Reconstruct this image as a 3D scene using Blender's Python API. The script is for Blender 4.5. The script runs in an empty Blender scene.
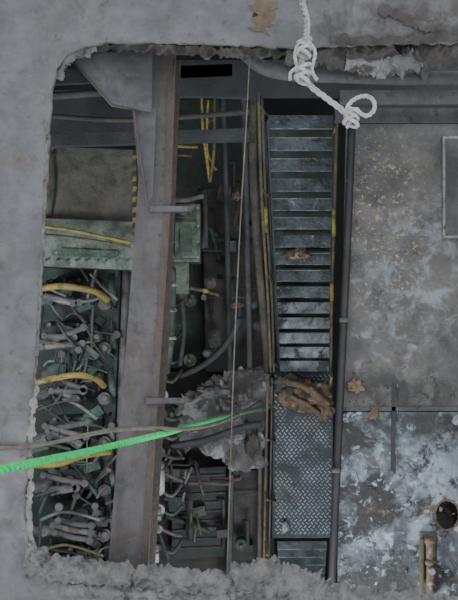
import bpy, bmesh, math, random
from mathutils import Vector, noise, Matrix
random.seed(7)
R = random.Random(11)
H = 6.0; S0 = 0.006

def W(px, py, z=0.0):
    """image pixel coordinates, projected from the camera -> metres for something standing at level z"""
    s = S0 * (H - z) / H
    return Vector(((px - 229) * s, (300 - py) * s, z))

def lin(c):
    return tuple(((v/255)/12.92 if v/255 <= .04045 else ((v/255+.055)/1.055)**2.4) for v in c) + (1,)

def mat(name, stops, scale=6, rough=.8, metal=0.0, spots=(), bump=.3, bscale=40, stretch=(1,1,1), detail=8, soot=.45):
    m = bpy.data.materials.new(name); m.use_nodes = True
    nt = m.node_tree; N = nt.nodes; L = nt.links
    b = N['Principled BSDF']; b.inputs['Roughness'].default_value = rough; b.inputs['Metallic'].default_value = metal
    tc = N.new('ShaderNodeTexCoord'); mp = N.new('ShaderNodeMapping'); mp.inputs['Scale'].default_value = stretch
    L.new(tc.outputs['Object'], mp.inputs['Vector'])
    n = N.new('ShaderNodeTexNoise'); n.inputs['Scale'].default_value = scale; n.inputs['Detail'].default_value = detail
    n.inputs['Roughness'].default_value = .65
    L.new(mp.outputs[0], n.inputs['Vector'])
    r = N.new('ShaderNodeValToRGB')
    e = r.color_ramp.elements
    k = len(stops)
    e[0].position = .3; e[0].color = lin(stops[0]); e[1].position = .7; e[1].color = lin(stops[-1])
    for i in range(1, k-1):
        x = e.new(.3 + .4*i/(k-1)); x.color = lin(stops[i])
    L.new(n.outputs['Fac'], r.inputs['Fac'])
    col = r.outputs['Color']
    sl = list(spots)
    if soot: sl.append(((56,56,56), 2.7, .44, .22, None, soot)); sl.append(((60,58,56), 11, .5, .14, None, soot*.9))  # soot patches; their dark tone is lifted to imitate haze
    for i, sp_ in enumerate(sl):
        c, sc, th, wd = sp_[:4]
        reg = sp_[4] if len(sp_) > 4 else None
        amt = sp_[5] if len(sp_) > 5 else 1.0
        mp2 = N.new('ShaderNodeMapping'); mp2.inputs['Location'].default_value = (3.1*i+1.7, 5.3*i+.4, 2.2*i)
        L.new(tc.outputs['Object'], mp2.inputs['Vector'])
        n2 = N.new('ShaderNodeTexNoise'); n2.inputs['Scale'].default_value = sc; n2.inputs['Detail'].default_value = 9
        n2.inputs['Roughness'].default_value = .7; n2.inputs['Distortion'].default_value = .4
        L.new(mp2.outputs[0], n2.inputs['Vector'])
        mr = N.new('ShaderNodeMapRange'); mr.inputs['From Min'].default_value = th; mr.inputs['From Max'].default_value = th+wd
        mr.inputs['To Max'].default_value = amt
        L.new(n2.outputs['Fac'], mr.inputs['Value'])
        fac = mr.outputs[0]
        if reg:   # stain confined to an elliptical patch of the real surface (metres)
            cx, cy, rx, ry = reg
            mp3 = N.new('ShaderNodeMapping'); mp3.inputs['Location'].default_value = (-cx/rx, -cy/ry, 0); mp3.inputs['Scale'].default_value = (1/rx, 1/ry, 0)
            L.new(tc.outputs['Object'], mp3.inputs['Vector'])
            ln = N.new('ShaderNodeVectorMath'); ln.operation = 'LENGTH'; L.new(mp3.outputs[0], ln.inputs[0])
            mr3 = N.new('ShaderNodeMapRange'); mr3.inputs['From Min'].default_value = 1.0; mr3.inputs['From Max'].default_value = .4
            L.new(ln.outputs['Value'], mr3.inputs['Value'])
            mu = N.new('ShaderNodeMath'); mu.operation = 'MULTIPLY'; L.new(fac, mu.inputs[0]); L.new(mr3.outputs[0], mu.inputs[1]); fac = mu.outputs[0]
        mx = N.new('ShaderNodeMix'); mx.data_type = 'RGBA'; mx.inputs[7].default_value = lin(c)
        L.new(fac, mx.inputs[0]); L.new(col, mx.inputs[6]); col = mx.outputs[2]
    L.new(col, b.inputs['Base Color'])
    nb = N.new('ShaderNodeTexNoise'); nb.inputs['Scale'].default_value = bscale; nb.inputs['Detail'].default_value = 6
    L.new(tc.outputs['Object'], nb.inputs['Vector'])
    bp = N.new('ShaderNodeBump'); bp.inputs['Strength'].default_value = bump; bp.inputs['Distance'].default_value = .02
    L.new(nb.outputs['Fac'], bp.inputs['Height']); L.new(bp.outputs[0], b.inputs['Normal'])
    return m

def reg(px,py,z,rx,ry):
    c=W(px,py,z); s=S0*(H-z)/H
    return (c.x,c.y,rx*s,ry*s)

M = {}  # dark tones in these materials are raised to stand in for haze
M['deck'] = mat('scorched_deck_paint', [(92,92,94),(106,106,109),(117,117,120),(128,128,132)], 2.5, .85,
    spots=[((68,66,65), 5, .55, .16,None,.8), ((142,143,147), 14, .64, .1,None,.45), ((98,87,76), 3, .57, .14,None,.7), ((84,75,68), 18, .6, .06,None,.65),
           ((74,69,66), 6, .38, .2, reg(400,25,0,150,60),.85), ((146,148,151),5,.42,.2,reg(10,480,0,60,130),.6)], bump=.25, bscale=22, soot=.2)
M['lip'] = mat('ashen_cut_edge', [(96,94,93),(122,121,119),(146,144,141)], 9, .9, spots=[((84,70,58),12,.55,.08)], bump=.8, soot=.5)
M['scale'] = mat('pale_scale_edge', [(112,110,106),(142,140,137),(164,162,158)], 14, .9, spots=[((90,76,62),12,.55,.08)], bump=.8, soot=.3)
M['ash'] = mat('burnt_insulation_ash', [(84,83,84),(110,109,111),(132,131,132),(116,108,102)], 9, .95,
    spots=[((152,152,152), 18, .6, .1), ((68,64,61), 8, .54, .1)], bump=.7, bscale=60, soot=.35)
M['ashdark'] = mat('charred_insulation', [(60,57,55),(84,80,78),(104,100,97)], 10, .95, spots=[((88,74,62), 9, .58, .1)], bump=.7, bscale=50, soot=.4)
M['rust'] = mat('rust_stain_scab', [(92,80,68),(124,106,86),(104,94,86)], 14, .9, bump=.8, soot=.4)
M['beam'] = mat('sooty_girder_steel', [(86,83,84),(100,97,99),(113,110,112)], 3, .85,
    spots=[((94,81,74), 6, .52, .16,None,.75), ((70,68,70), 4, .56, .14), ((112,94,80), 22, .62, .05)], bump=.2, stretch=(3,.6,1), soot=.3)
M['beamrust'] = mat('rusty_girder_edge', [(78,70,67),(95,85,80),(88,80,77)], 8, .85, spots=[((114,93,76),20,.58,.08)], bump=.4, soot=.35)
M['dark'] = mat('sooty_dark_steel', [(54,58,61),(66,70,73),(80,82,85)], 4, .85, bump=.3, soot=.3)
M['mid'] = mat('smoked_grey_steel', [(70,72,75),(90,91,94),(108,108,111)], 4, .85, spots=[((68,60,54),6,.56,.1)], bump=.3)
M['plate'] = mat('blistered_casing_paint', [(86,85,86),(100,98,98),(112,109,107),(121,117,113)], 2.2, .8,
    spots=[((68,66,68), 3.0, .50, .16,None,.75), ((150,157,164), 6.5, .48, .12, reg(430,270,-1,85,90),.85),
           ((144,152,160), 10, .53, .09, reg(385,330,-1,75,95),.8),
           ((172,166,140), 34, .57, .03, reg(385,225,-1,62,125),.85),((144,118,84), 19, .60, .03, reg(385,200,-1,70,130),.85),
           ((60,59,60), 4, .42, .14, reg(400,395,-1,95,38),.85)], bump=.45, bscale=30, soot=.3)
M['platelow'] = mat('heat_bleached_casing_paint', [(68,70,73),(86,90,95),(106,112,118),(128,136,143)], 3.2, .75,
    spots=[((154,167,180), 4.5, .50, .09,None,.85), ((54,54,57), 3.6, .48, .07), ((180,194,207), 13, .56, .05,None,.85),((170,184,196), 6, .46, .1,reg(428,480,-1,45,60),.8),
           ((110,90,68), 5, .58, .06), ((54,54,56), 4, .40, .12, reg(400,425,-1,90,24),.9),
           ((56,55,56), 5, .40, .12, reg(380,590,-1,70,45),.85)], bump=.45, bscale=30, soot=.35)
M['tread'] = mat('worn_blue_tread', [(74,83,90),(92,101,108),(112,121,128)], 9, .75, .0, spots=[((62,63,65),6,.50,.12),((150,156,160),14,.60,.08)], bump=.6, soot=.45)
M['treadlow'] = mat('worn_white_tread', [(98,105,111),(132,139,145),(170,176,181)], 9, .75, .0, spots=[((72,72,74),8,.52,.08)], bump=.6, soot=.4)
M['checker'] = mat('checker_plate', [(54,59,65),(70,76,83),(88,94,100)], 5, .75, .0, spots=[((96,86,76),5,.58,.1)], bump=.5)
M['stud'] = mat('checker_stud', [(112,119,127),(148,156,164),(180,187,193)], 6, .75, .0, spots=[((66,68,72),4,.48,.1)], bump=.3, soot=.4)
M['green'] = mat('engine_green_paint', [(58,76,70),(78,97,88),(100,117,105)], 8, .75, spots=[((60,61,59), 7,.5,.1)], bump=.4)
M['dgreen'] = mat('smoked_dark_green', [(52,63,61),(63,77,73),(78,93,88)], 6, .85, spots=[((62,60,58),5,.5,.1)], bump=.4, soot=.4)
M['pgreen'] = mat('pale_green_casing', [(90,102,94),(110,124,113),(130,143,131)], 5, .8, spots=[((76,77,73),6,.46,.14),((146,149,138),14,.62,.05)], bump=.4, soot=.45)
M['tan'] = mat('scorched_tan_panel', [(76,75,71),(98,95,88),(112,108,99)], 4, .9, spots=[((64,63,61),4,.48,.14),((106,94,74),9,.56,.08),((86,97,89),6,.53,.1)], bump=.4, soot=.4)
M['yellow'] = mat('dirty_yellow_paint', [(122,108,58),(152,134,64),(168,150,82)], 12, .75, spots=[((90,80,60),10,.54,.08)], bump=.3, soot=.4)
M['dyellow'] = mat('smoked_yellow_paint', [(80,73,56),(104,93,62),(122,108,70)], 10, .8, spots=[((68,64,56),8,.5,.08)], bump=.3, soot=.5)
M['pipe'] = mat('pale_grey_pipework', [(88,87,88),(113,112,113),(136,134,135)], 12, .75, .0, spots=[((90,76,70),10,.54,.08)], bump=.3, soot=.55)
M['pinkpipe'] = mat('copper_brown_pipework', [(84,73,70),(104,93,89),(118,108,104)], 12, .8, .0, bump=.3, soot=.4)
M['black'] = mat('black_pipe', [(40,40,43),(49,49,53),(60,59,63)], 6, .65, bump=.2, soot=0)
M['brown'] = mat('scorched_brown_plate', [(68,65,64),(82,79,78),(96,93,91)], 3.5, .9, spots=[((98,84,70),8,.56,.1,None,.6),((60,70,67),4,.52,.1)], bump=.4, soot=.35)
M['whiteburn'] = mat('ash_whitened_plate', [(80,78,78),(98,97,98),(124,124,125)], 5, .9, spots=[((160,162,164),5,.52,.06,None,.9),((76,71,69),4,.50,.1)], bump=.5, soot=.4)
M['orange'] = mat('burnt_orange_lagging', [(84,73,63),(116,97,78),(136,117,97)], 10, .9, spots=[((172,163,152),9,.56,.06),((66,58,52),9,.52,.08)], bump=.8, soot=.3)
M['wrope'] = mat('white_rope_fibre', [(165,163,162),(196,195,194),(216,216,216)], 30, .9, bump=.6, bscale=120, soot=.12)
M['cable'] = mat('brown_grey_cable', [(92,84,78),(118,109,101),(132,124,117)], 14, .85, bump=.6, soot=.3)
M['hull'] = mat('sooty_hull_side', [(52,55,57),(60,64,66),(68,72,72)], 2, .9, bump=.3, soot=.2)
M['white'] = mat('white_canister_paint', [(116,120,121),(146,150,150),(168,170,168)], 10, .7, spots=[((84,80,76),9,.54,.08)], bump=.3, soot=.4)
# green rope: bright fibre turning grey-green lower down
gm = mat('green_rope_fibre', [(30,205,105),(48,235,130),(80,245,155)], 30, .7, bump=.7, bscale=150, soot=0)
nt = gm.node_tree; b = nt.nodes['Principled BSDF']
old = b.inputs['Base Color'].links[0].from_socket
tc = nt.nodes.new('ShaderNodeTexCoord'); sp = nt.nodes.new('ShaderNodeSeparateXYZ'); nt.links.new(tc.outputs['Object'], sp.inputs[0])
mr = nt.nodes.new('ShaderNodeMapRange'); mr.inputs['From Min'].default_value = -.1; mr.inputs['From Max'].default_value = -2.6
nt.links.new(sp.outputs['Z'], mr.inputs['Value'])
mx = nt.nodes.new('ShaderNodeMix'); mx.data_type='RGBA'; mx.inputs[7].default_value = lin((110,125,115))
nt.links.new(mr.outputs[0], mx.inputs[0]); nt.links.new(old, mx.inputs[6]); nt.links.new(mx.outputs[2], b.inputs['Base Color'])
M['grope'] = gm

class B:
    def __init__(s, name): s.name=name; s.bm=bmesh.new(); s.mats=[]
    def mi(s, m):
        if m not in s.mats: s.mats.append(m)
        return s.mats.index(m)
    def face(s, vs, i, smooth=False):
        try:
            f = s.bm.faces.new(vs); f.material_index=i; f.smooth=smooth
        except ValueError: pass
    def prism(s, pts, z, t, m, side=None):
        i=s.mi(m); j=s.mi(side) if side else i
        top=[s.bm.verts.new(W(p[0],p[1], p[2] if len(p)>2 else z)) for p in pts]
        bot=[s.bm.verts.new(v.co-Vector((0,0,t))) for v in top]
        s.face(top,i); s.face(bot[::-1],i)
        n=len(pts)
        for k in range(n): s.face([top[k],top[(k+1)%n],bot[(k+1)%n],bot[k]],j)
    def ragged(s, pts, z, t, m, amp=3.5, seed=0):
        """plate with a torn outline"""
        out=[]; n=len(pts)
        for k in range(n):
            a=Vector(pts[k]); c=Vector(pts[(k+1)%n]); d=c-a; st=max(2,int(d.length/2.2)); nr=Vector((-d.y,d.x)).normalized()
            for q in range(st):
                p=a.lerp(c,q/st)
                p=p+nr*(noise.noise(Vector((p.x*.12,p.y*.12,seed)))*amp*1.6+noise.noise(Vector((p.x*.45,p.y*.45,seed)))*amp)
                out.append((p.x,p.y))
        s.prism(out,z,t,m)
    def box(s, c, size, m, rot=0, tilt=None, bev=.0):
        i=s.mi(m)
        mt=Matrix.Translation(c)@Matrix.Rotation(rot,4,'Z')
        if tilt: mt=mt@Matrix.Rotation(tilt[0],4,tilt[1])
        r=bmesh.ops.create_cube(s.bm,size=1,matrix=mt@Matrix.Diagonal((*size,1)))
        fs=set(f for v in r['verts'] for f in v.link_faces)
        for f in fs: f.material_index=i
        if bev:
            es=list(set(e for v in r['verts'] for e in v.link_edges))
            r2=bmesh.ops.bevel(s.bm,geom=es,offset=bev,segments=2,affect='EDGES',profile=.5)
            for f in r2['faces']: f.material_index=i
    def cyl(s, c, r, h, m, axis='Z', seg=16, r2=None):
        i=s.mi(m)
        mt=Matrix.Translation(c)
        if axis=='X': mt=mt@Matrix.Rotation(math.pi/2,4,'Y')
        if axis=='Y': mt=mt@Matrix.Rotation(math.pi/2,4,'X')
        q=bmesh.ops.create_cone(s.bm,cap_ends=True,segments=seg,radius1=r,radius2=r if r2 is None else r2,depth=h,matrix=mt)
        for f in set(f for v in q['verts'] for f in v.link_faces): f.material_index=i; f.smooth=len(f.verts)==4
    def tube(s, pts, r, m, sub=6, seg=8, world=False, smooth=True, closed=False, jit=0):
        P=[Vector(p) if world else W(*p) for p in pts]
        Q=[]
        if len(P)>2 and smooth:
            n=len(P)
            for k in range(n if closed else n-1):
                if closed: a,b_,c,d=P[k-1],P[k],P[(k+1)%n],P[(k+2)%n]
                else: a=P[max(k-1,0)];b_=P[k];c=P[k+1];d=P[min(k+2,n-1)]
                for q in range(sub):
                    t=q/sub
                    Q.append(.5*((2*b_)+(c-a)*t+(2*a-5*b_+4*c-d)*t*t+(3*b_-a-3*c+d)*t**3))
            if not closed: Q.append(P[-1])
        else: Q=P
        i=s.mi(m); rings=[]; nq=len(Q)
        up=Vector((.13,.21,1)).normalized()
        for k in range(nq):
            if closed: t=(Q[(k+1)%nq]-Q[k-1])
            else: t=(Q[min(k+1,nq-1)]-Q[max(k-1,0)])
            t.normalize()
            x=t.cross(up)
            if x.length<1e-3: x=t.cross(Vector((1,0,0)))
            x.normalize(); y=t.cross(x)
            rr=r*(1+jit*R.uniform(-1,1))
            ring=[]
            for a in range(seg):
                an=2*math.pi*a/seg
                ring.append(s.bm.verts.new(Q[k]+x*math.cos(an)*rr+y*math.sin(an)*rr))
            rings.append(ring)
        for k in range(nq if closed else nq-1):
            A=rings[k];Bq=rings[(k+1)%nq]
            for a in range(seg): s.face([A[a],A[(a+1)%seg],Bq[(a+1)%seg],Bq[a]],i,True)
        if not closed: s.face(rings[0][::-1],i); s.face(rings[-1],i)
    def rope(s, pts, r, m, pitch=None, world=False):
        """three twisted strands"""
        P=[Vector(p) if world else W(*p) for p in pts]
        Q=[]
        n=len(P)
        L=sum((P[k+1]-P[k]).length for k in range(n-1))
        pitch=pitch or r*7
        tot=int(L/pitch*8)+2
        sub=max(2,tot//(n-1))
        for k in range(n-1):
            a=P[max(k-1,0)];b_=P[k];c=P[k+1];d=P[min(k+2,n-1)]
            for q in range(sub):
                t=q/sub
                Q.append(.5*((2*b_)+(c-a)*t+(2*a-5*b_+4*c-d)*t*t+(3*b_-a-3*c+d)*t**3))
        Q.append(P[-1])
        for st in range(3):
            out=[]
            acc=0
            for k in range(len(Q)):
                if k: acc+=(Q[k]-Q[k-1]).length
                t=(Q[min(k+1,len(Q)-1)]-Q[max(k-1,0)]).normalized()
                x=t.cross(Vector((.1,.2,1))).normalized(); y=t.cross(x)
                an=acc/pitch*2*math.pi+st*2.094
                out.append(Q[k]+(x*math.cos(an)+y*math.sin(an))*r*.5)
            s.tube(out,r*.56,m,seg=7,world=True,smooth=False)
    def lump(s, c, size, m, amp=.35, sub=3, f=4, seed=0, smooth=True):
        i=s.mi(m)
        q=bmesh.ops.create_icosphere(s.bm,subdivisions=sub,radius=1)
        for v in q['verts']:
            d=v.co.copy()
            k=1+amp*noise.fractal(d*f*.4+Vector((seed*3.3,seed,0)),1,2,3)*1.3
            v.co=Vector(c)+Vector((d.x*size[0]*k,d.y*size[1]*k,d.z*size[2]*k))
        for f_ in set(f for v in q['verts'] for f in v.link_faces): f_.material_index=i; f_.smooth=smooth
    def strip(s, path, width, z, m, amp=.05, hump=.05, nu=120, nv=14, seed=0, jag=.5, freq=9):
        """crumpled burnt sheet lying along a path"""
        i=s.mi(m)
        P=[W(p[0],p[1],z) for p in path]
        segs=[(P[k+1]-P[k]).length for k in range(len(P)-1)]; L=sum(segs)
        rows=[]
        for u in range(nu+1):
            d=L*u/nu; k=0
            while k<len(segs)-1 and d>segs[k]: d-=segs[k]; k+=1
            p=P[k].lerp(P[k+1],min(1,d/segs[k])); t=(P[k+1]-P[k]).normalized(); nrm=Vector((-t.y,t.x,0))
            row=[]
            wl=width*(1+jag*noise.noise(Vector((u*.13,seed,0)))+jag*.5*noise.noise(Vector((u*.4,seed,3))))
            for v in range(nv+1):
                a=(v/nv-.5)
                q=p+nrm*a*wl
                rid=1-2*abs(noise.noise(Vector((q.x*freq+seed,q.y*freq,seed))))
                rid2=1-2*abs(noise.noise(Vector((q.x*freq*2.3+seed,q.y*freq*2.3,seed+5))))
                q=q+Vector((noise.noise(q*14)*.012,noise.noise(q*14+Vector((5,5,5)))*.012,0))
                q.z=z+hump*math.cos(a*math.pi)+amp*rid*.7+amp*.35*rid2
                row.append(s.bm.verts.new(q))
            rows.append(row)
        for u in range(nu):
            for v in range(nv): s.face([rows[u][v],rows[u+1][v],rows[u+1][v+1],rows[u][v+1]],i,True)
    def done(s, parent=None):
        bmesh.ops.recalc_face_normals(s.bm,faces=s.bm.faces[:])
        me=bpy.data.meshes.new(s.name); s.bm.to_mesh(me); s.bm.free()
        for m in s.mats: me.materials.append(M[m])
        o=bpy.data.objects.new(s.name,me); bpy.context.collection.objects.link(o)
        if parent: o.parent=parent
        return o

# ---------------- room shell ----------------
def shell(name, c, size, m):
    b=B(name); b.box(Vector(c),size,m); b.done()
shell('floor',(0,0,-5.55),(7.2,8.2,.1),'hull')
shell('wall_left',(-3.55,0,-2.8),(.1,8.0,5.4),'hull')
shell('wall_right',(3.55,0,-2.8),(.1,8.0,5.4),'hull')
shell('wall_back',(0,4.05,-2.8),(7.2,.1,5.4),'hull')
shell('wall_front',(0,-4.05,-2.8),(7.2,.1,5.4),'hull')

# ---------------- deck with cut opening ----------------
inner=[(48,150),(51,110),(52,88),(57,68),(68,54),(85,46),(110,42),(150,42),(200,43),(250,45),(290,47),(340,45),(400,43),(458,42),(560,42),
 (575,60),(575,600),(560,618),(470,612),(420,603),(370,598),(330,590),(260,582),(200,579),(120,573),(60,568),(40,562),(30,548),(25,520),(25,490),(28,465),(27,440),(32,410),(33,385),(37,350),(40,300),(42,250),(45,200)]
loop=[]
n=len(inner)
for k in range(n):
    a=Vector(inner[k]).to_2d(); c=Vector(inner[(k+1)%n]).to_2d()
    st=max(1,int((c-a).length/4))
    for q in range(st):
        p=a.lerp(c,q/st)
        rough = 3.2 if (p.y>370 or p.x>230) else 1.2
        j=noise.noise(Vector((p.x*.09,p.y*.09,4)))*rough+noise.noise(Vector((p.x*.35,p.y*.35,9)))*rough*.5
        nx = 1 if (p.x<60) else .3
        loop.append((p.x+j*nx,p.y+j))
bm=bmesh.new()
iv=[bm.verts.new(W(x,y,0)) for x,y in loop]
ov=[bm.verts.new((x,y,0)) for x,y in ((-3.9,-4.4),(3.9,-4.4),(3.9,4.4),(-3.9,4.4))]
es=[bm.edges.new((iv[k],iv[(k+1)%len(iv)])) for k in range(len(iv))]+[bm.edges.new((ov[k],ov[(k+1)%4])) for k in range(4)]
bmesh.ops.triangle_fill(bm,edges=es,use_beauty=True)
r=bmesh.ops.extrude_face_region(bm,geom=bm.faces[:])
for v in r['geom']:
    if isinstance(v,bmesh.types.BMVert): v.co.z-=.05
bmesh.ops.recalc_face_normals(bm,faces=bm.faces[:])
me=bpy.data.meshes.new('ship_deck'); bm.to_mesh(me); bm.free(); me.materials.append(M['deck'])
deck=bpy.data.objects.new('ship_deck',me); bpy.context.collection.objects.link(deck)

b=B('cut_edge_bead')
seqA=[loop[k] for k in range(len(loop)) if loop[k][0]<=470 and k<len(loop)*.5 and loop[k][1]<300]
seqB=[loop[k] for k in range(len(loop)) if loop[k][0]<=470 and loop[k] not in seqA]
b.tube([(x,y,-.014) for x,y in seqA],.008,'lip',sub=1,seg=6,jit=.3)
b.tube([(x,y,-.014) for x,y in seqB],.010,'lip',sub=1,seg=6,jit=.35)
b.strip([(37,380),(33,415),(30,450),(31,480),(29,520),(33,552)],.035,.0,'scale',.012,.012,140,8,41,1.1)
b.strip([(46,120),(47,160),(42,250),(38,330),(35,380)],.016,.0,'lip',.004,.006,140,6,43,.4)
b.done(deck)

# ---------------- burnt insulation round the edge ----------------
b=B('burnt_insulation')
b.strip([(25,560),(60,568),(120,574),(190,580),(240,583),(300,588),(350,598),(420,604),(470,610)],.15,.012,'ash',.03,.035,300,20,1,.6,9)
b.strip([(235,582),(262,574),(290,580),(325,598)],.22,.04,'ash',.045,.07,90,22,5,.4,8)
b.strip([(60,590),(150,594),(230,598)],.08,.006,'ash',.010,.014,120,12,7,.9,12)
b.lump(W(268,584,.06),(.12,.09,.06),'ash',.5,4,5,2)
b.lump(W(70,566,.03),(.12,.05,.04),'ash',.5,4,5,7)
b.lump(W(160,578,.03),(.1,.04,.04),'ash',.5,4,5,9)
b.lump(W(40,557,.03),(.06,.05,.04),'ash',.5,4,5,19)
b.done(deck)
b=B('charred_insulation')
b.strip([(60,74),(70,58),(90,50),(120,47),(170,50),(225,54),(285,54)],.06,-.07,'ashdark',.04,-.02,190,10,11,1.1,12)
b.strip([(56,78),(62,64),(76,54),(96,48)],.07,-.05,'ash',.03,.0,60,10,12,.8,12)
b.strip([(286,52),(330,56),(370,62),(410,62),(450,56),(480,50)],.17,-.12,'ashdark',.06,.02,140,22,15,.7,8)
b.strip([(330,40),(380,42),(430,38),(470,36)],.05,.004,'ashdark',.014,.014,120,12,17,.8,10)
b.strip([(380,8),(405,18),(430,28),(470,34)],.07,.004,'ashdark',.014,.010,80,14,23,.9,9)
b.strip([(345,62),(380,70),(420,60)],.12,-.10,'ash',.05,.03,80,18,29,1.1,7)
b.done(deck)
b=B('rust_scab')
b.strip([(262,-4),(264,16),(258,32)],.12,.0,'rust',.006,.005,40,12,31,1.1)
b.done(deck)

# ---------------- girder ----------------
b=B('steel_girder')
z=-.35
b.prism([(146,46),(176,46),(171,200),(158,400),(147,578),(107,578),(122,400),(134,240),(143,120)],z,.03,'beam')
b.prism([(158,48),(164,48),(152,300),(136,580),(128,580),(146,300)],z-.03,.4,'beamrust')
b.prism([(150,60),(181,60),(171,300),(154,580),(126,580),(146,300)],z-.42,.03,'beamrust')
b.prism([(168,60,z+.004),(176,60,z+.004),(171,200,z+.004),(158,400,z+.004),(147,576,z+.004),(140,576,z+.004),(151,400,z+.004),(164,200,z+.004)],0,.006,'beamrust')
b.tube([(174,60,z),(169,220,z),(157,400,z),(147,576,z)],.006,'beamrust',seg=6)
for k in range(28):
    py=80+k*17.2; t=(py-46)/516
    b.cyl(W(169-26*t,py,z+.006),.006,.010,'beamrust',seg=8)
b.prism([(68,54),(152,50),(152,112),(140,110),(112,104)],-.2,.03,'mid')
b.prism([(132,108),(156,108),(153,196),(147,204),(139,180)],-.27,.03,'mid')
b.tube([(70,58,-.19),(112,106,-.19),(134,110,-.22),(147,204,-.26)],.006,'beamrust',smooth=False,seg=6)
for py,xa,xb in ((209,150,192),(401,146,188)):
    b.prism([(xa,py-3),(xb,py-3),(xb,py+2),(xa,py+3)],z+.03,.02,'mid')
    b.prism([(xa,py),(xb,py),(xb-4,py+3),(xa,py+3)],z+.01,.08,'dark')
    b.cyl(W(xb-6,py,z+.04),.015,.03,'mid')
b.done()
b=B('hazard_striped_strip')
for k in range(16):
    b.prism([(133,150+k*5.2),(137,150+k*5.2),(136,150+k*5.2+5.2),(132,150+k*5.2+5.2)],-.5,.02,'yellow' if k%2 else 'black')
b.done()

# ---------------- head pipe and cross beams ----------------
b=B('curved_vent_pipe')
b.tube([(232,44,-.16),(246,54,-.19),(262,67,-.2),(290,74,-.22),(340,76,-.24),(400,78,-.24),(470,78,-.24),(560,78,-.24)],.044,'mid',seg=16)
for px in (300,420): b.tube([(px,75,-.23),(px+7,75,-.23)],.053,'mid',seg=16)
b.done()
b=B('deck_cross_beam')
b.prism([(340,90),(560,90),(560,104),(340,104)],-.45,.03,'mid')
b.prism([(340,96),(560,96),(560,99),(340,99)],-.48,.3,'dark')
b.prism([(335,108),(560,108),(560,122),(335,122)],-.80,.05,'mid')
b.prism([(52,70),(232,64),(232,76),(52,84)],-1.0,.06,'dark')
b.prism([(176,60),(560,60),(560,96),(176,96)],-1.0,.08,'dark')
b.prism([(48,134),(250,128),(250,140),(48,146)],-1.6,.1,'dark')
b.tube([(52,96,-1.3),(130,92,-1.3),(250,96,-1.3)],.03,'mid'); b.tube([(52,116,-1.5),(130,120,-1.5),(250,112,-1.5)],.02,'brown')
b.prism([(50,90),(134,90),(134,134),(50,136)],-2.0,.05,'dark')
b.done()

# ---------------- big casing plate, right ----------------
b=B('engine_casing_plate')
z=-1.0
hole=(447,515)
b.prism([(346,124),(560,124),(560,408),(341,408)],z,.03,'plate')
i=b.mi('platelow'); j=b.mi('dark')
outer=[];innerr=[]
seg=64
def rayrect(dx,dy):
    ts=[]
    if dx>1e-6: ts.append((560-hole[0])/dx)
    if dy>1e-6: ts.append((650-hole[1])/dy)
    if dy<-1e-6: ts.append((412-hole[1])/dy)
    if dx<-1e-6: ts.append((338-hole[0])/dx)
    return min(ts)
angs=sorted([2*math.pi*k/seg for k in range(seg)]+[math.atan2(cy-hole[1],cx-hole[0])%(2*math.pi) for cx,cy in ((338,412),(338,650),(560,412),(560,650))])
for an in angs:
    dx,dy=math.cos(an),math.sin(an); t=rayrect(dx,dy)
    rr_=1+.12*noise.noise(Vector((dx*2,dy*2,1)))
    outer.append(b.bm.verts.new(W(hole[0]+dx*t,hole[1]+dy*t,z-.004))); innerr.append(b.bm.verts.new(W(hole[0]+dx*12*rr_,hole[1]+dy*15*rr_,z-.004)))
ib=[b.bm.verts.new(v.co-Vector((0,0,.04))) for v in innerr]; ob=[b.bm.verts.new(v.co-Vector((0,0,.04))) for v in outer]
for k in range(len(angs)):
    q=(k+1)%len(angs)
    b.face([outer[k],outer[q],innerr[q],innerr[k]],i); b.face([innerr[k],innerr[q],ib[q],ib[k]],j); b.face([ob[k],ob[q],outer[q],outer[k]],i)
    b.face([ob[k],ib[k],ib[q],ob[q]],i)
b.tube([(hole[0]+12*math.cos(a*math.pi/12),hole[1]+15*math.sin(a*math.pi/12),z-.004) for a in range(24)],.008,'rust',closed=True,sub=2,seg=6,jit=.4)
b.prism([(431,500),(470,496),(470,535),(436,532)],-1.5,.03,'brown')
b.tube([(440,500,-1.3),(452,515,-1.25),(460,532,-1.3)],.03,'orange')
b.prism([(341,407),(560,407),(560,411),(341,411)],z+.006,.02,'mid')
b.prism([(392,384),(396,384),(395,474),(391,470)],z+.006,.012,'black')
b.tube([(397.5,384,z+.004),(397.5,430,z+.004),(396.5,474,z+.004)],.004,'platelow',seg=6)
for k in range(12): b.cyl(W(350+k*14,402,z+.006),.007,.010,'mid',seg=6)
for k in range(18): b.cyl(W(349-k*.35,134+k*15,z+.006),.006,.010,'plate',seg=6)
b.prism([(443,136),(520,136),(520,238),(443,238)],z+.03,.03,'white')
b.prism([(445.5,138.5),(520,138.5),(520,235.5),(445.5,235.5)],z+.034,.02,'mid')
b.lump(W(356,386,z+.02),(.055,.04,.02),'rust',.6,4,5,3)
b.lump(W(374,412,z+.01),(.03,.04,.02),'rust',.6,4,5,6)
for k in range(60):
    px=R.uniform(352,456); py=R.uniform(130,600)
    sz=R.uniform(.004,.014)
    b.lump(W(px,py,z+.002),(sz,sz*R.uniform(.5,1.6),.004),'plate' if py<400 else 'platelow',.7,2,5,k)
# rusty valve fitting fixed on the plate
b.box(W(428,563,z+.01),(.12,.44,.04),'tan',bev=.01)
b.tube([(431,592,z+.05),(431,560,z+.06),(430,538,z+.05)],.033,'orange',seg=14)
b.cyl(W(430,540,z+.05),.043,.04,'rust','Y'); b.cyl(W(431,562,z+.06),.043,.03,'rust','Y'); b.cyl(W(431,570,z+.08),.022,.10,'white','Z')
b.box(W(422,562,z+.045),(.015,.32,.04),'dyellow')
b.done()

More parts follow.
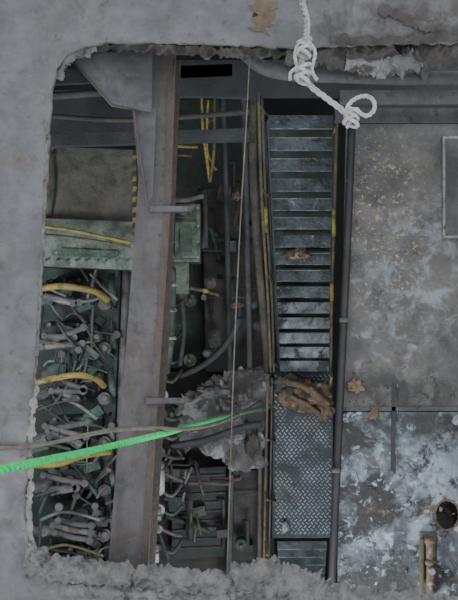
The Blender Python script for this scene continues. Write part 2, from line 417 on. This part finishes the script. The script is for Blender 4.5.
b=B('black_standpipe')
b.tube([(352,122,-.90),(347,250,-.92),(340,400,-.93),(333,560,-.93),(331,620,-.93)],.028,'black',seg=12)
for px,py in ((349.5,180),(344,320),(336.5,470)): b.cyl(W(px,py,-.92),.034,.03,'mid','Y')
b.done()

# ---------------- stairway ----------------
stair=B('steel_stairway'); b=stair
NT=15
zt,zb=-1.3,-3.3
for k in range(NT):
    t=k/(NT-1)
    zz=zt+(zb-zt)*t
    A=W(268,122,zt);Bp=W(333,122,zt);C=W(280,366,zb);D=W(329,366,zb)
    l=A.lerp(C,t); r_=Bp.lerp(D,t)
    cx=(l+r_)/2; w=(r_.x-l.x)
    m='tread' if k<10 else 'treadlow'
    b.box(cx,(w,.090,.012),m)
    b.box(cx+Vector((0,-.045,-.010)),(w,.010,.03),'treadlow')
    b.box(cx+Vector((0,.044,-.008)),(w,.008,.03),'treadlow' if k%3 else 'tread')
    for q in range(7):
        for rr in range(2):
            b.box(cx+Vector((-w/2+w*(q+.5)/7,-.018+.036*rr,.008)),(.026,.008,.005),m,rot=.6 if (q+rr)%2 else -.6)
for (a,c) in (((268,122),(280,366)),((333,122),(329,366))):
    p=W(a[0],a[1],zt);q=W(c[0],c[1],zb)
    sgn=-1 if a[0]<300 else 1
    i=b.mi('dark')
    up=Vector((0,0,.08)); ox=Vector((sgn*.012,0,0))
    vs=[b.bm.verts.new(v) for v in (p+up,q+up,q-up,p-up,p+up+ox,q+up+ox,q-up+ox,p-up+ox)]
    for f in ((0,1,2,3),(7,6,5,4),(0,4,5,1),(3,2,6,7),(0,3,7,4),(1,5,6,2)): b.face([vs[x] for x in f],i)
b.prism([(264,122,zt-.2),(336,122,zt-.2),(332,372,zb-.15),(278,372,zb-.15)],0,.01,'dgreen')
b.lump(W(298,254,-2.28),(.09,.045,.02),'orange',.6,3,5,12)
st=b.done()
b=B('handrails')
for pts,m,rr in (([(258,92,-.7),(262,200,-1.4),(268,300,-2.1),(271,372,-2.6)],'dyellow',.012),
            ([(262,92,-1.1),(266,200,-1.8),(272,300,-2.5),(274,372,-2.95)],'tan',.012),
            ([(337,120,-1.06),(335,200,-1.45),(332,300,-2.1),(331,372,-2.6)],'dyellow',.012)):
    b.tube(pts,rr,m,seg=8)
for t in (0.05,.35,.65,.95):
    py=92+280*t
    b.tube([(258+13*t,py,-.7-1.9*t),(268+11*t,py+10,-1.35-1.85*t)],.011,'dyellow',seg=8)
    b.tube([(337-6*t,py+20,-1.06-1.5*t),(333-3*t,py+30,-1.35-1.85*t)],.011,'yellow',seg=8)
b.tube([(266,206,-1.75),(266,232,-1.85)],.016,'yellow'); b.tube([(334,208,-1.5),(334,236,-1.6)],.016,'yellow'); b.tube([(332,282,-1.95),(332,300,-2.05)],.016,'yellow')
b.done(st)
b=B('lower_handrail')
b.tube([(268,378,-2.6),(266,460,-2.7),(264,560,-2.8)],.012,'dyellow'); b.tube([(272,378,-3.0),(271,460,-3.05),(269,560,-3.1)],.010,'tan')
for py in (385,440,500,555): b.tube([(267,py,-2.65),(275,py,-3.4)],.012,'dyellow')
b.done(st)
b=B('landing')
z=-3.38
b.prism([(274,370),(333,370),(332,538),(272,538)],z,.03,'checker')
P0=W(276,374,z);P1=W(330,536,z)
ny=0
y=P0.y-.02
while y>P1.y:
    x=P0.x+(.02 if ny%2 else 0)
    while x<P1.x:
        b.box(Vector((x,y,z+.004)),(.028,.012,.008),'stud',rot=.78 if (ny%2) else -.78)
        x+=.042
    y-=.030; ny+=1
b.done(st)
b=B('lower_flight')
for k in range(8):
    zz=-3.5-k*.2
    c=W(302,545+k*8,zz)
    b.box(c,(.47,.075,.015),'tread'); b.box(c+Vector((0,-.04,-.01)),(.47,.01,.04),'treadlow')
b.prism([(270,538,-3.4),(274,538,-3.4),(276,600,-4.8),(272,600,-4.8)],0,.1,'dark')
b.prism([(330,538,-3.4),(334,538,-3.4),(330,600,-4.8),(326,600,-4.8)],0,.1,'dark')
b.done(st)
b=B('burnt_lagging_debris')
z=-3.27
b.lump(W(308,396,z),(.21,.12,.08),'orange',.5,4,4,1)
b.lump(W(290,386,z),(.13,.10,.07),'ashdark',.5,4,5,2)
b.lump(W(324,408,z),(.08,.10,.06),'rust',.5,4,5,4)
b.tube([(286,382,z+.08),(306,388,z+.12),(328,404,z+.06)],.035,'orange',seg=10,jit=.2)
b.tube([(290,396,z+.08),(306,404,z+.1),(320,414,z+.06)],.02,'rust',seg=8,jit=.2)
b.lump(W(285,528,z-.05),(.04,.05,.03),'white',.6,3,5,4)
b.done(st)

# ---------------- centre, lower platforms ----------------
plat=B('lower_platform_plating'); b=plat
b.prism([(150,100),(262,100),(262,368),(150,368)],-4.0,.04,'dgreen')
b.prism([(202,190),(262,186),(264,372),(206,372)],-3.7,.04,'brown')
b.prism([(140,372),(268,372),(268,600),(140,600)],-3.9,.04,'brown')
b.prism([(172,470),(226,466),(226,556),(172,560)],-3.62,.03,'dark')
b.prism([(232,470),(262,470),(262,560),(232,560)],-3.65,.03,'brown')
for k in range(9): b.prism([(172,476+k*9),(226,474+k*9),(226,476+k*9),(172,478+k*9)],-3.60,.02,'brown')
b.prism([(150,402),(268,396),(268,404),(150,410)],-3.6,.15,'mid')
b.tube([(232,380,-3.5),(231,470,-3.5),(229,590,-3.5)],.03,'mid')
b.tube([(262,380,-3.4),(260,470,-3.4),(259,590,-3.4)],.02,'pinkpipe')
plat=b.done()
b=B('ash_covered_plate')
b.ragged([(176,404),(200,384),(236,368),(270,366),(271,400),(262,424),(266,466),(236,474),(206,452),(178,446)],-3.38,.02,'whiteburn',4,3)
b.strip([(188,412),(215,396),(245,386),(270,384)],.26,-3.37,'whiteburn',.03,.01,80,22,3,.9,5)
b.lump(W(214,392,-3.33),(.12,.05,.03),'ash',.6,4,5,33); b.lump(W(252,440,-3.33),(.06,.12,.03),'ashdark',.6,4,5,34)
b.done(plat)
b=B('fallen_pipe')
b.tube([(180,376,-3.2),(205,364,-3.1),(228,342,-3.0),(240,318,-2.95)],.028,'dark',seg=10)
b.tube([(190,430,-3.1),(225,422,-3.1),(262,402,-3.1)],.022,'brown',seg=8)
b.tube([(170,446,-3.1),(205,440,-3.1),(240,428,-3.1),(262,424,-3.1)],.03,'dark',seg=8)
b.done(plat)
b=B('scorched_pipework')
R2=random.Random(5)
for k in range(90):
    px=R2.uniform(160,262); py=R2.uniform(190,565)
    if 365<py<470 and px>175: continue
    z=-3.55+R2.uniform(-.05,.25); p=W(px,py,z)
    t=R2.random(); m=R2.choice(['dgreen','dark','brown','mid','green','pinkpipe','dark','tan'])
    if t<.45:
        an=R2.choice([0,math.pi/2,math.pi/2,R2.uniform(0,3.1)]); ln=R2.uniform(.1,.5); d=Vector((math.cos(an),math.sin(an),0))*ln
        q=p+d; e=q+Vector((-d.y,d.x,-.2)).normalized()*R2.uniform(.04,.15)
        b.tube([p,(p+q)/2,q,e],R2.uniform(.008,.026),m,world=True,smooth=R2.random()<.5)
    elif t<.75:
        b.box(p,(R2.uniform(.05,.2),R2.uniform(.04,.16),R2.uniform(.04,.2)),m,rot=R2.uniform(-.2,.2),bev=.006)
    else:
        b.cyl(p,R2.uniform(.02,.06),R2.uniform(.04,.2),m); b.cyl(p+Vector((0,0,.1)),R2.uniform(.01,.03),.08,'pipe')
for k in range(14):
    py=300+k*19; b.cyl(W(166-k*.6,py,-3.0),R2.uniform(.03,.06),.12,R2.choice(['green','dgreen','white','mid']))
    b.tube([(160,py,-3.0),(172,py+6,-2.95),(182,py+R2.uniform(-8,12),-3.1)],.016,R2.choice(['green','mid','dgreen','mid','pipe']))
for k in range(10):
    x=R2.uniform(165,200); y=R2.uniform(440,560)
    b.tube([(x,y,-3.1),(x+R2.uniform(-8,8),y+R2.uniform(8,24),-3.1)],.012,R2.choice(['dyellow','pgreen','pipe']))
b.done(plat)
b=B('valve_chest')
z=-2.6
b.prism([(168,204),(200,204),(200,262),(168,262)],z,.5,'pgreen','green')
b.prism([(166,262),(189,262),(189,294),(166,294)],z-.1,.4,'pgreen','green')
b.prism([(175,222),(197,222),(197,258),(175,258)],z+.05,.05,'pgreen','green')
b.prism([(180,228),(192,228),(192,252),(180,252)],z+.07,.02,'green')
for x in (173,198):
    for y in (208,226,242,257): b.cyl(W(x,y,z+.07 if y>220 else z+.02),.012,.03,'white',seg=6)
b.cyl(W(184,213,z+.06),.045,.12,'green'); b.cyl(W(184,213,z+.13),.022,.06,'pipe')
b.tube([(166,198,z+.1),(185,200,z+.15),(203,196,z+.1)],.022,'pipe'); b.tube([(168,216,z+.1),(196,218,z+.1)],.012,'dyellow')
b.tube([(190,288,z+.1),(205,291,z+.1),(219,295,z+.08)],.016,'dyellow'); b.lump(W(206,291,z+.12),(.03,.02,.02),'yellow',.5,2,5,2)
b.tube([(172,268,z-.1),(172,300,z-.1),(170,345,z-.1),(166,372,z-.2)],.035,'green',seg=12)
for y in (285,310,338): b.cyl(W(171,y,z-.1),.05,.03,'white','Y')
b.tube([(182,300,z-.1),(184,330,z-.2),(180,365,z-.3)],.022,'dgreen')
b.done(plat)
b=B('yellow_guard_frame')
b.tube([(201,96,-2),(203,130,-2.1),(210,182,-2.3)],.013,'yellow',smooth=False); b.tube([(214,96,-2),(214,150,-2.1),(210,182,-2.3)],.013,'dyellow')
b.tube([(205,122,-2.1),(214,120,-2.1)],.009,'yellow'); b.tube([(208,100,-2),(207,150,-2.2),(216,170,-2.3)],.011,'yellow')
b.tube([(172,146,-2.2),(198,147,-2.2)],.014,'yellow'); b.tube([(172,140,-2.2),(198,141,-2.2)],.008,'tan')
b.tube([(172,155,-2.2),(192,156,-2.2)],.009,'dyellow')
b.done(plat)
b=B('lagged_vertical_pipe')
b.tube([(252,96,-2.2),(254,200,-2.6),(262,300,-3.0),(268,372,-3.3)],.034,'tan',seg=12)
b.tube([(243,96,-2.6),(246,200,-3.0),(250,370,-3.4)],.026,'mid',seg=12)
b.tube([(222,96,-2.6),(226,200,-3.0),(230,370,-3.4)],.026,'dark',seg=12)
b.lump(W(236,196,-2.9),(.04,.04,.03),'rust',.6,3,5,3); b.lump(W(236,305,-3),(.05,.03,.03),'orange',.6,3,5,5)
b.done(plat)
b=B('gas_canister')
z=-1.9
for (x,y0,y1,rr,m) in ((159,462,492,.045,'white'),(157,508,520,.035,'pgreen'),(154,545,562,.04,'white')):
    b.tube([(x,y0,z),(x,y1,z)],rr,m,seg=14); b.tube([(x,y0-5,z),(x,y0,z)],rr*.5,'pipe',seg=10); b.tube([(x,y0+6,z),(x,y0+8,z)],rr*1.1,'dark',seg=14)
b.done()

# ---------------- engine on the left ----------------
b=B('marine_diesel_engine')
b.prism([(20,268),(132,268),(128,575),(14,575)],-2.5,1.2,'dgreen')
R3=random.Random(21)
units=[292,336,386,430,478,522,564]
for u,py in enumerate(units):
    z=-2.2
    c=W(76+R3.uniform(-5,5),py,z); b.box(c-Vector((0,0,.12)),(.44,.22,.26),'dgreen' if u%2 else 'dark',bev=.03,rot=R3.uniform(-.1,.1))
    b.cyl(c+Vector((-.02,0,.05)),.085,.1,'dgreen'); b.cyl(c+Vector((-.02,0,.12)),.045,.08,'mid')
    for dx in (-.17,-.06,.06,.17):
        for dy in (-.095,.095):
            b.cyl(c+Vector((dx,dy,.03)),.016,.06,'pipe' if R3.random()<.3 else 'mid',seg=6)
    for q in range(3):
        a0=c+Vector((-.18+R3.uniform(-.05,.05),R3.uniform(-.09,.09),.16)); a1=c+Vector((.06+R3.uniform(-.05,.08),R3.uniform(-.1,.1),.2))
        b.tube([a0,(a0+a1)/2+Vector((0,0,.05)),a1],.024,'pipe' if q==1 else 'mid',world=True)
        b.cyl(a1,.03,.07,'mid'); b.cyl(a0,.026,.09,'mid')
    cl=W(44,py+8,z-.05)
    b.tube([cl+Vector((-.12,-.02,0)),cl+Vector((0,0,.06)),cl+Vector((.14,.05,.02))],.05,'mid',world=True,seg=12)
    b.cyl(cl+Vector((.02,0,.08)),.03,.05,'pipe'); b.cyl(W(105,py+12,z+.1),.05,.1,'mid'); b.cyl(W(105,py+12,z+.17),.022,.06,'pinkpipe')
    b.tube([W(112,py-16,z),W(112,py,z+.1),W(116,py+14,z)],.028,'green',world=True)
# fallen push-rods, injection lines and linkage lying over the heads
for k in range(150):
    a0=W(R3.uniform(36,118),R3.uniform(275,570),-2.08+R3.uniform(-.14,.10))
    an=R3.choice([.5,.5,-.6,-.3,1.2,1.5,0,2.4])+R3.uniform(-.35,.35); ln=R3.uniform(.06,.40)
    a1=a0+Vector((math.cos(an)*ln,math.sin(an)*ln,R3.uniform(-.08,.08)))
    if a1.x>W(124,300,-2.1).x or a1.x<W(22,300,-2.1).x: continue
    b.tube([a0,(a0+a1)/2+Vector((0,R3.uniform(-.02,.03),.03)),a1],R3.uniform(.005,.016),R3.choice(['pipe','pinkpipe','mid','dgreen','brown','dgreen','dark','brown','green','brown','dgreen','dark','dark']),world=True,seg=6)
    if k%4==0: b.cyl(a1,R3.uniform(.015,.035),.06,R3.choice(['mid','brown','dgreen','pinkpipe']))
    if k%5==0: b.box(a0,(R3.uniform(.06,.18),R3.uniform(.04,.10),.06),R3.choice(['dark','brown','dgreen','green','dgreen']),rot=R3.uniform(-1,1),bev=.006)
b.tube([(126,270,-2.1),(120,420,-2.1),(114,570,-2.1)],.026,'mid',seg=12)
b.tube([(120,270,-2.15),(114,420,-2.15),(108,570,-2.15)],.02,'dgreen',seg=12)
eng=b.done()
b=B('end_casing')
b.prism([(40,146),(134,150),(134,222),(40,218)],-1.9,.6,'tan')
b.prism([(40,218),(134,222),(134,270),(40,266)],-1.82,.6,'pgreen','green')
b.tube([(52,152,-1.88),(54,185,-1.88),(50,216,-1.88)],.010,'dgreen')
for x in range(46,132,10): b.cyl(W(x,260,-1.80),.010,.03,'green',seg=6)
b.tube([(40,226,-1.7),(70,230,-1.68),(100,236,-1.68),(132,243,-1.7)],.013,'yellow')
b.tube([(40,234,-1.72),(80,238,-1.7),(130,247,-1.7)],.009,'dyellow')
b.prism([(60,248),(118,251),(116,258),(58,256)],-1.80,.02,'green')
b.done(eng)
b=B('fuel_pipes')
z=-1.88
b.tube([(38,289,z),(60,286,z+.03),(80,288,z+.05),(96,292,z+.03),(108,300,z-.1)],.026,'yellow',seg=12)
b.tube([(38,284,z-.1),(66,296,z-.05)],.012,'pipe')
b.tube([(36,382,z),(56,378,z+.03),(76,375,z+.05),(94,378,z+.03),(104,386,z-.1)],.026,'yellow',seg=12)
b.tube([(34,466,z),(60,464,z+.03),(84,456,z+.05),(110,452,z-.1)],.022,'yellow',seg=12)
b.tube([(34,340,z-.1),(70,344,z-.1),(100,340,z-.1)],.012,'dyellow')
b.tube([(40,552,z-.1),(66,545,z-.07),(104,556,z-.1)],.012,'dyellow')
b.tube([(40,520,z),(66,512,z+.03),(100,520,z)],.012,'pgreen')
b.done(eng)

# ---------------- wires and ropes ----------------
b=B('hanging_wire')
b.tube([(250,50,-.1),(247,110,-.26),(240,230,-.28),(234,360,-.28),(230,480,-.26),(227,572,-.1)],.0045,'cable',seg=6)
b.done()
b=B('electrical_cable')
b.tube([(-60,446,.02),(-8,447,.025),(22,447,.04),(50,443,.03),(78,437,.0),(110,431,-.1),(150,428,-.24),(185,429,-.4),(215,424,-.8),(238,414,-1.3)],.012,'cable',seg=8)
b.tube([(-60,448,.03),(-8,444,.02),(40,444,.035),(84,434,-.0),(130,427,-.2),(160,431,-.28)],.007,'cable',seg=8)
b.done()
b=B('green_rope')
b.rope([(-150,505,2.6),(0,470,2.0),(90,451,.80),(150,437,-.08),(172,431.5,-.5),(215,419,-1.7),(276,405,-3.22)],.0195,'grope')
b.done()
b=B('knotted_white_rope')
zr=.35
b.rope([(296,-60,zr+.9),(300,-8,zr+.45),(307,22,zr+.2),(305,45,zr),(302,66,zr-.05),(309,84,zr-.1),(326,98,zr-.12),(342,110,zr-.12),(352,120,zr-.1)],.018,'wrope')
b.rope([(352,122,zr),(346,112,zr+.02),(352,101,zr+.02),(364,96,zr),(373,100,zr),(374,110,zr),(366,116,zr+.02),(356,110,zr+.04),(347,108,zr+.03)],.013,'wrope')
for (cx,cy,ra,sq) in ((304,48,.028,1.2),(303,74,.028,1.2),(351,118,.028,1.0)):
    C=W(cx,cy,zr)
    for q in range(4):
        pts=[]
        off=Vector((R.uniform(-.008,.008),(q-1.5)*.018*sq,0))
        for a in range(12):
            an=a*math.pi/6
            pts.append(C+off+Vector((math.cos(an)*ra*1.25,math.sin(an)*.012+math.cos(an)*.016*(1 if q%2 else -1),math.sin(an)*ra)))
        b.tube(pts,.012,'wrope',closed=True,sub=2,world=True,seg=7)
b.rope([(300,66,zr+.02),(291,72,zr),(290,80,zr-.03)],.010,'wrope')
b.rope([(307,40,zr+.02),(315,52,zr),(312,70,zr),(317,80,zr-.03)],.011,'wrope')
b.rope([(298,44,zr),(295,56,zr),(298,70,zr)],.011,'wrope')
b.rope([(352,116,zr),(347,128,zr)],.010,'wrope')
b.done()

# ---------------- light ----------------
w=bpy.data.worlds.new('overcast_sky'); bpy.context.scene.world=w; w.use_nodes=True
bg=w.node_tree.nodes['Background']; bg.inputs[0].default_value=(.88,.945,1,1); bg.inputs[1].default_value=1.05
sd=bpy.data.lights.new('diffuse_sun','SUN'); sd.energy=.95; sd.angle=math.radians(60); sd.color=(1,.98,.95)
so=bpy.data.objects.new('diffuse_sun',sd); so.rotation_euler=(math.radians(-10),math.radians(6),0); bpy.context.collection.objects.link(so)
def area(name,loc,tgt,size,e,col=(.92,.98,1)):
    l=bpy.data.lights.new(name,'AREA'); l.energy=e; l.size=size; l.color=col
    o=bpy.data.objects.new(name,l); o.location=loc; o.rotation_euler=(Vector(tgt)-Vector(loc)).to_track_quat('-Z','Y').to_euler(); bpy.context.collection.objects.link(o)
area('under_deck_fill',(-2.6,-.5,-.3),(-.8,0,-3),1.0,60)  # unseen fill lamps added under the deck to brighten the interior
area('under_deck_fill',(2.6,2.6,-.3),(0,0,-3.4),1.0,62)
area('under_deck_fill',(.4,-3.0,-.5),(.2,0,-3.6),1.0,75)

cd=bpy.data.cameras.new('camera'); co=bpy.data.objects.new('camera',cd); bpy.context.collection.objects.link(co)
co.location=(0,0,H); co.rotation_euler=(0,0,0)
cd.sensor_fit='VERTICAL'; cd.sensor_height=24; cd.lens=24/(2*(300*S0/H)); cd.clip_end=100
bpy.context.scene.camera=co
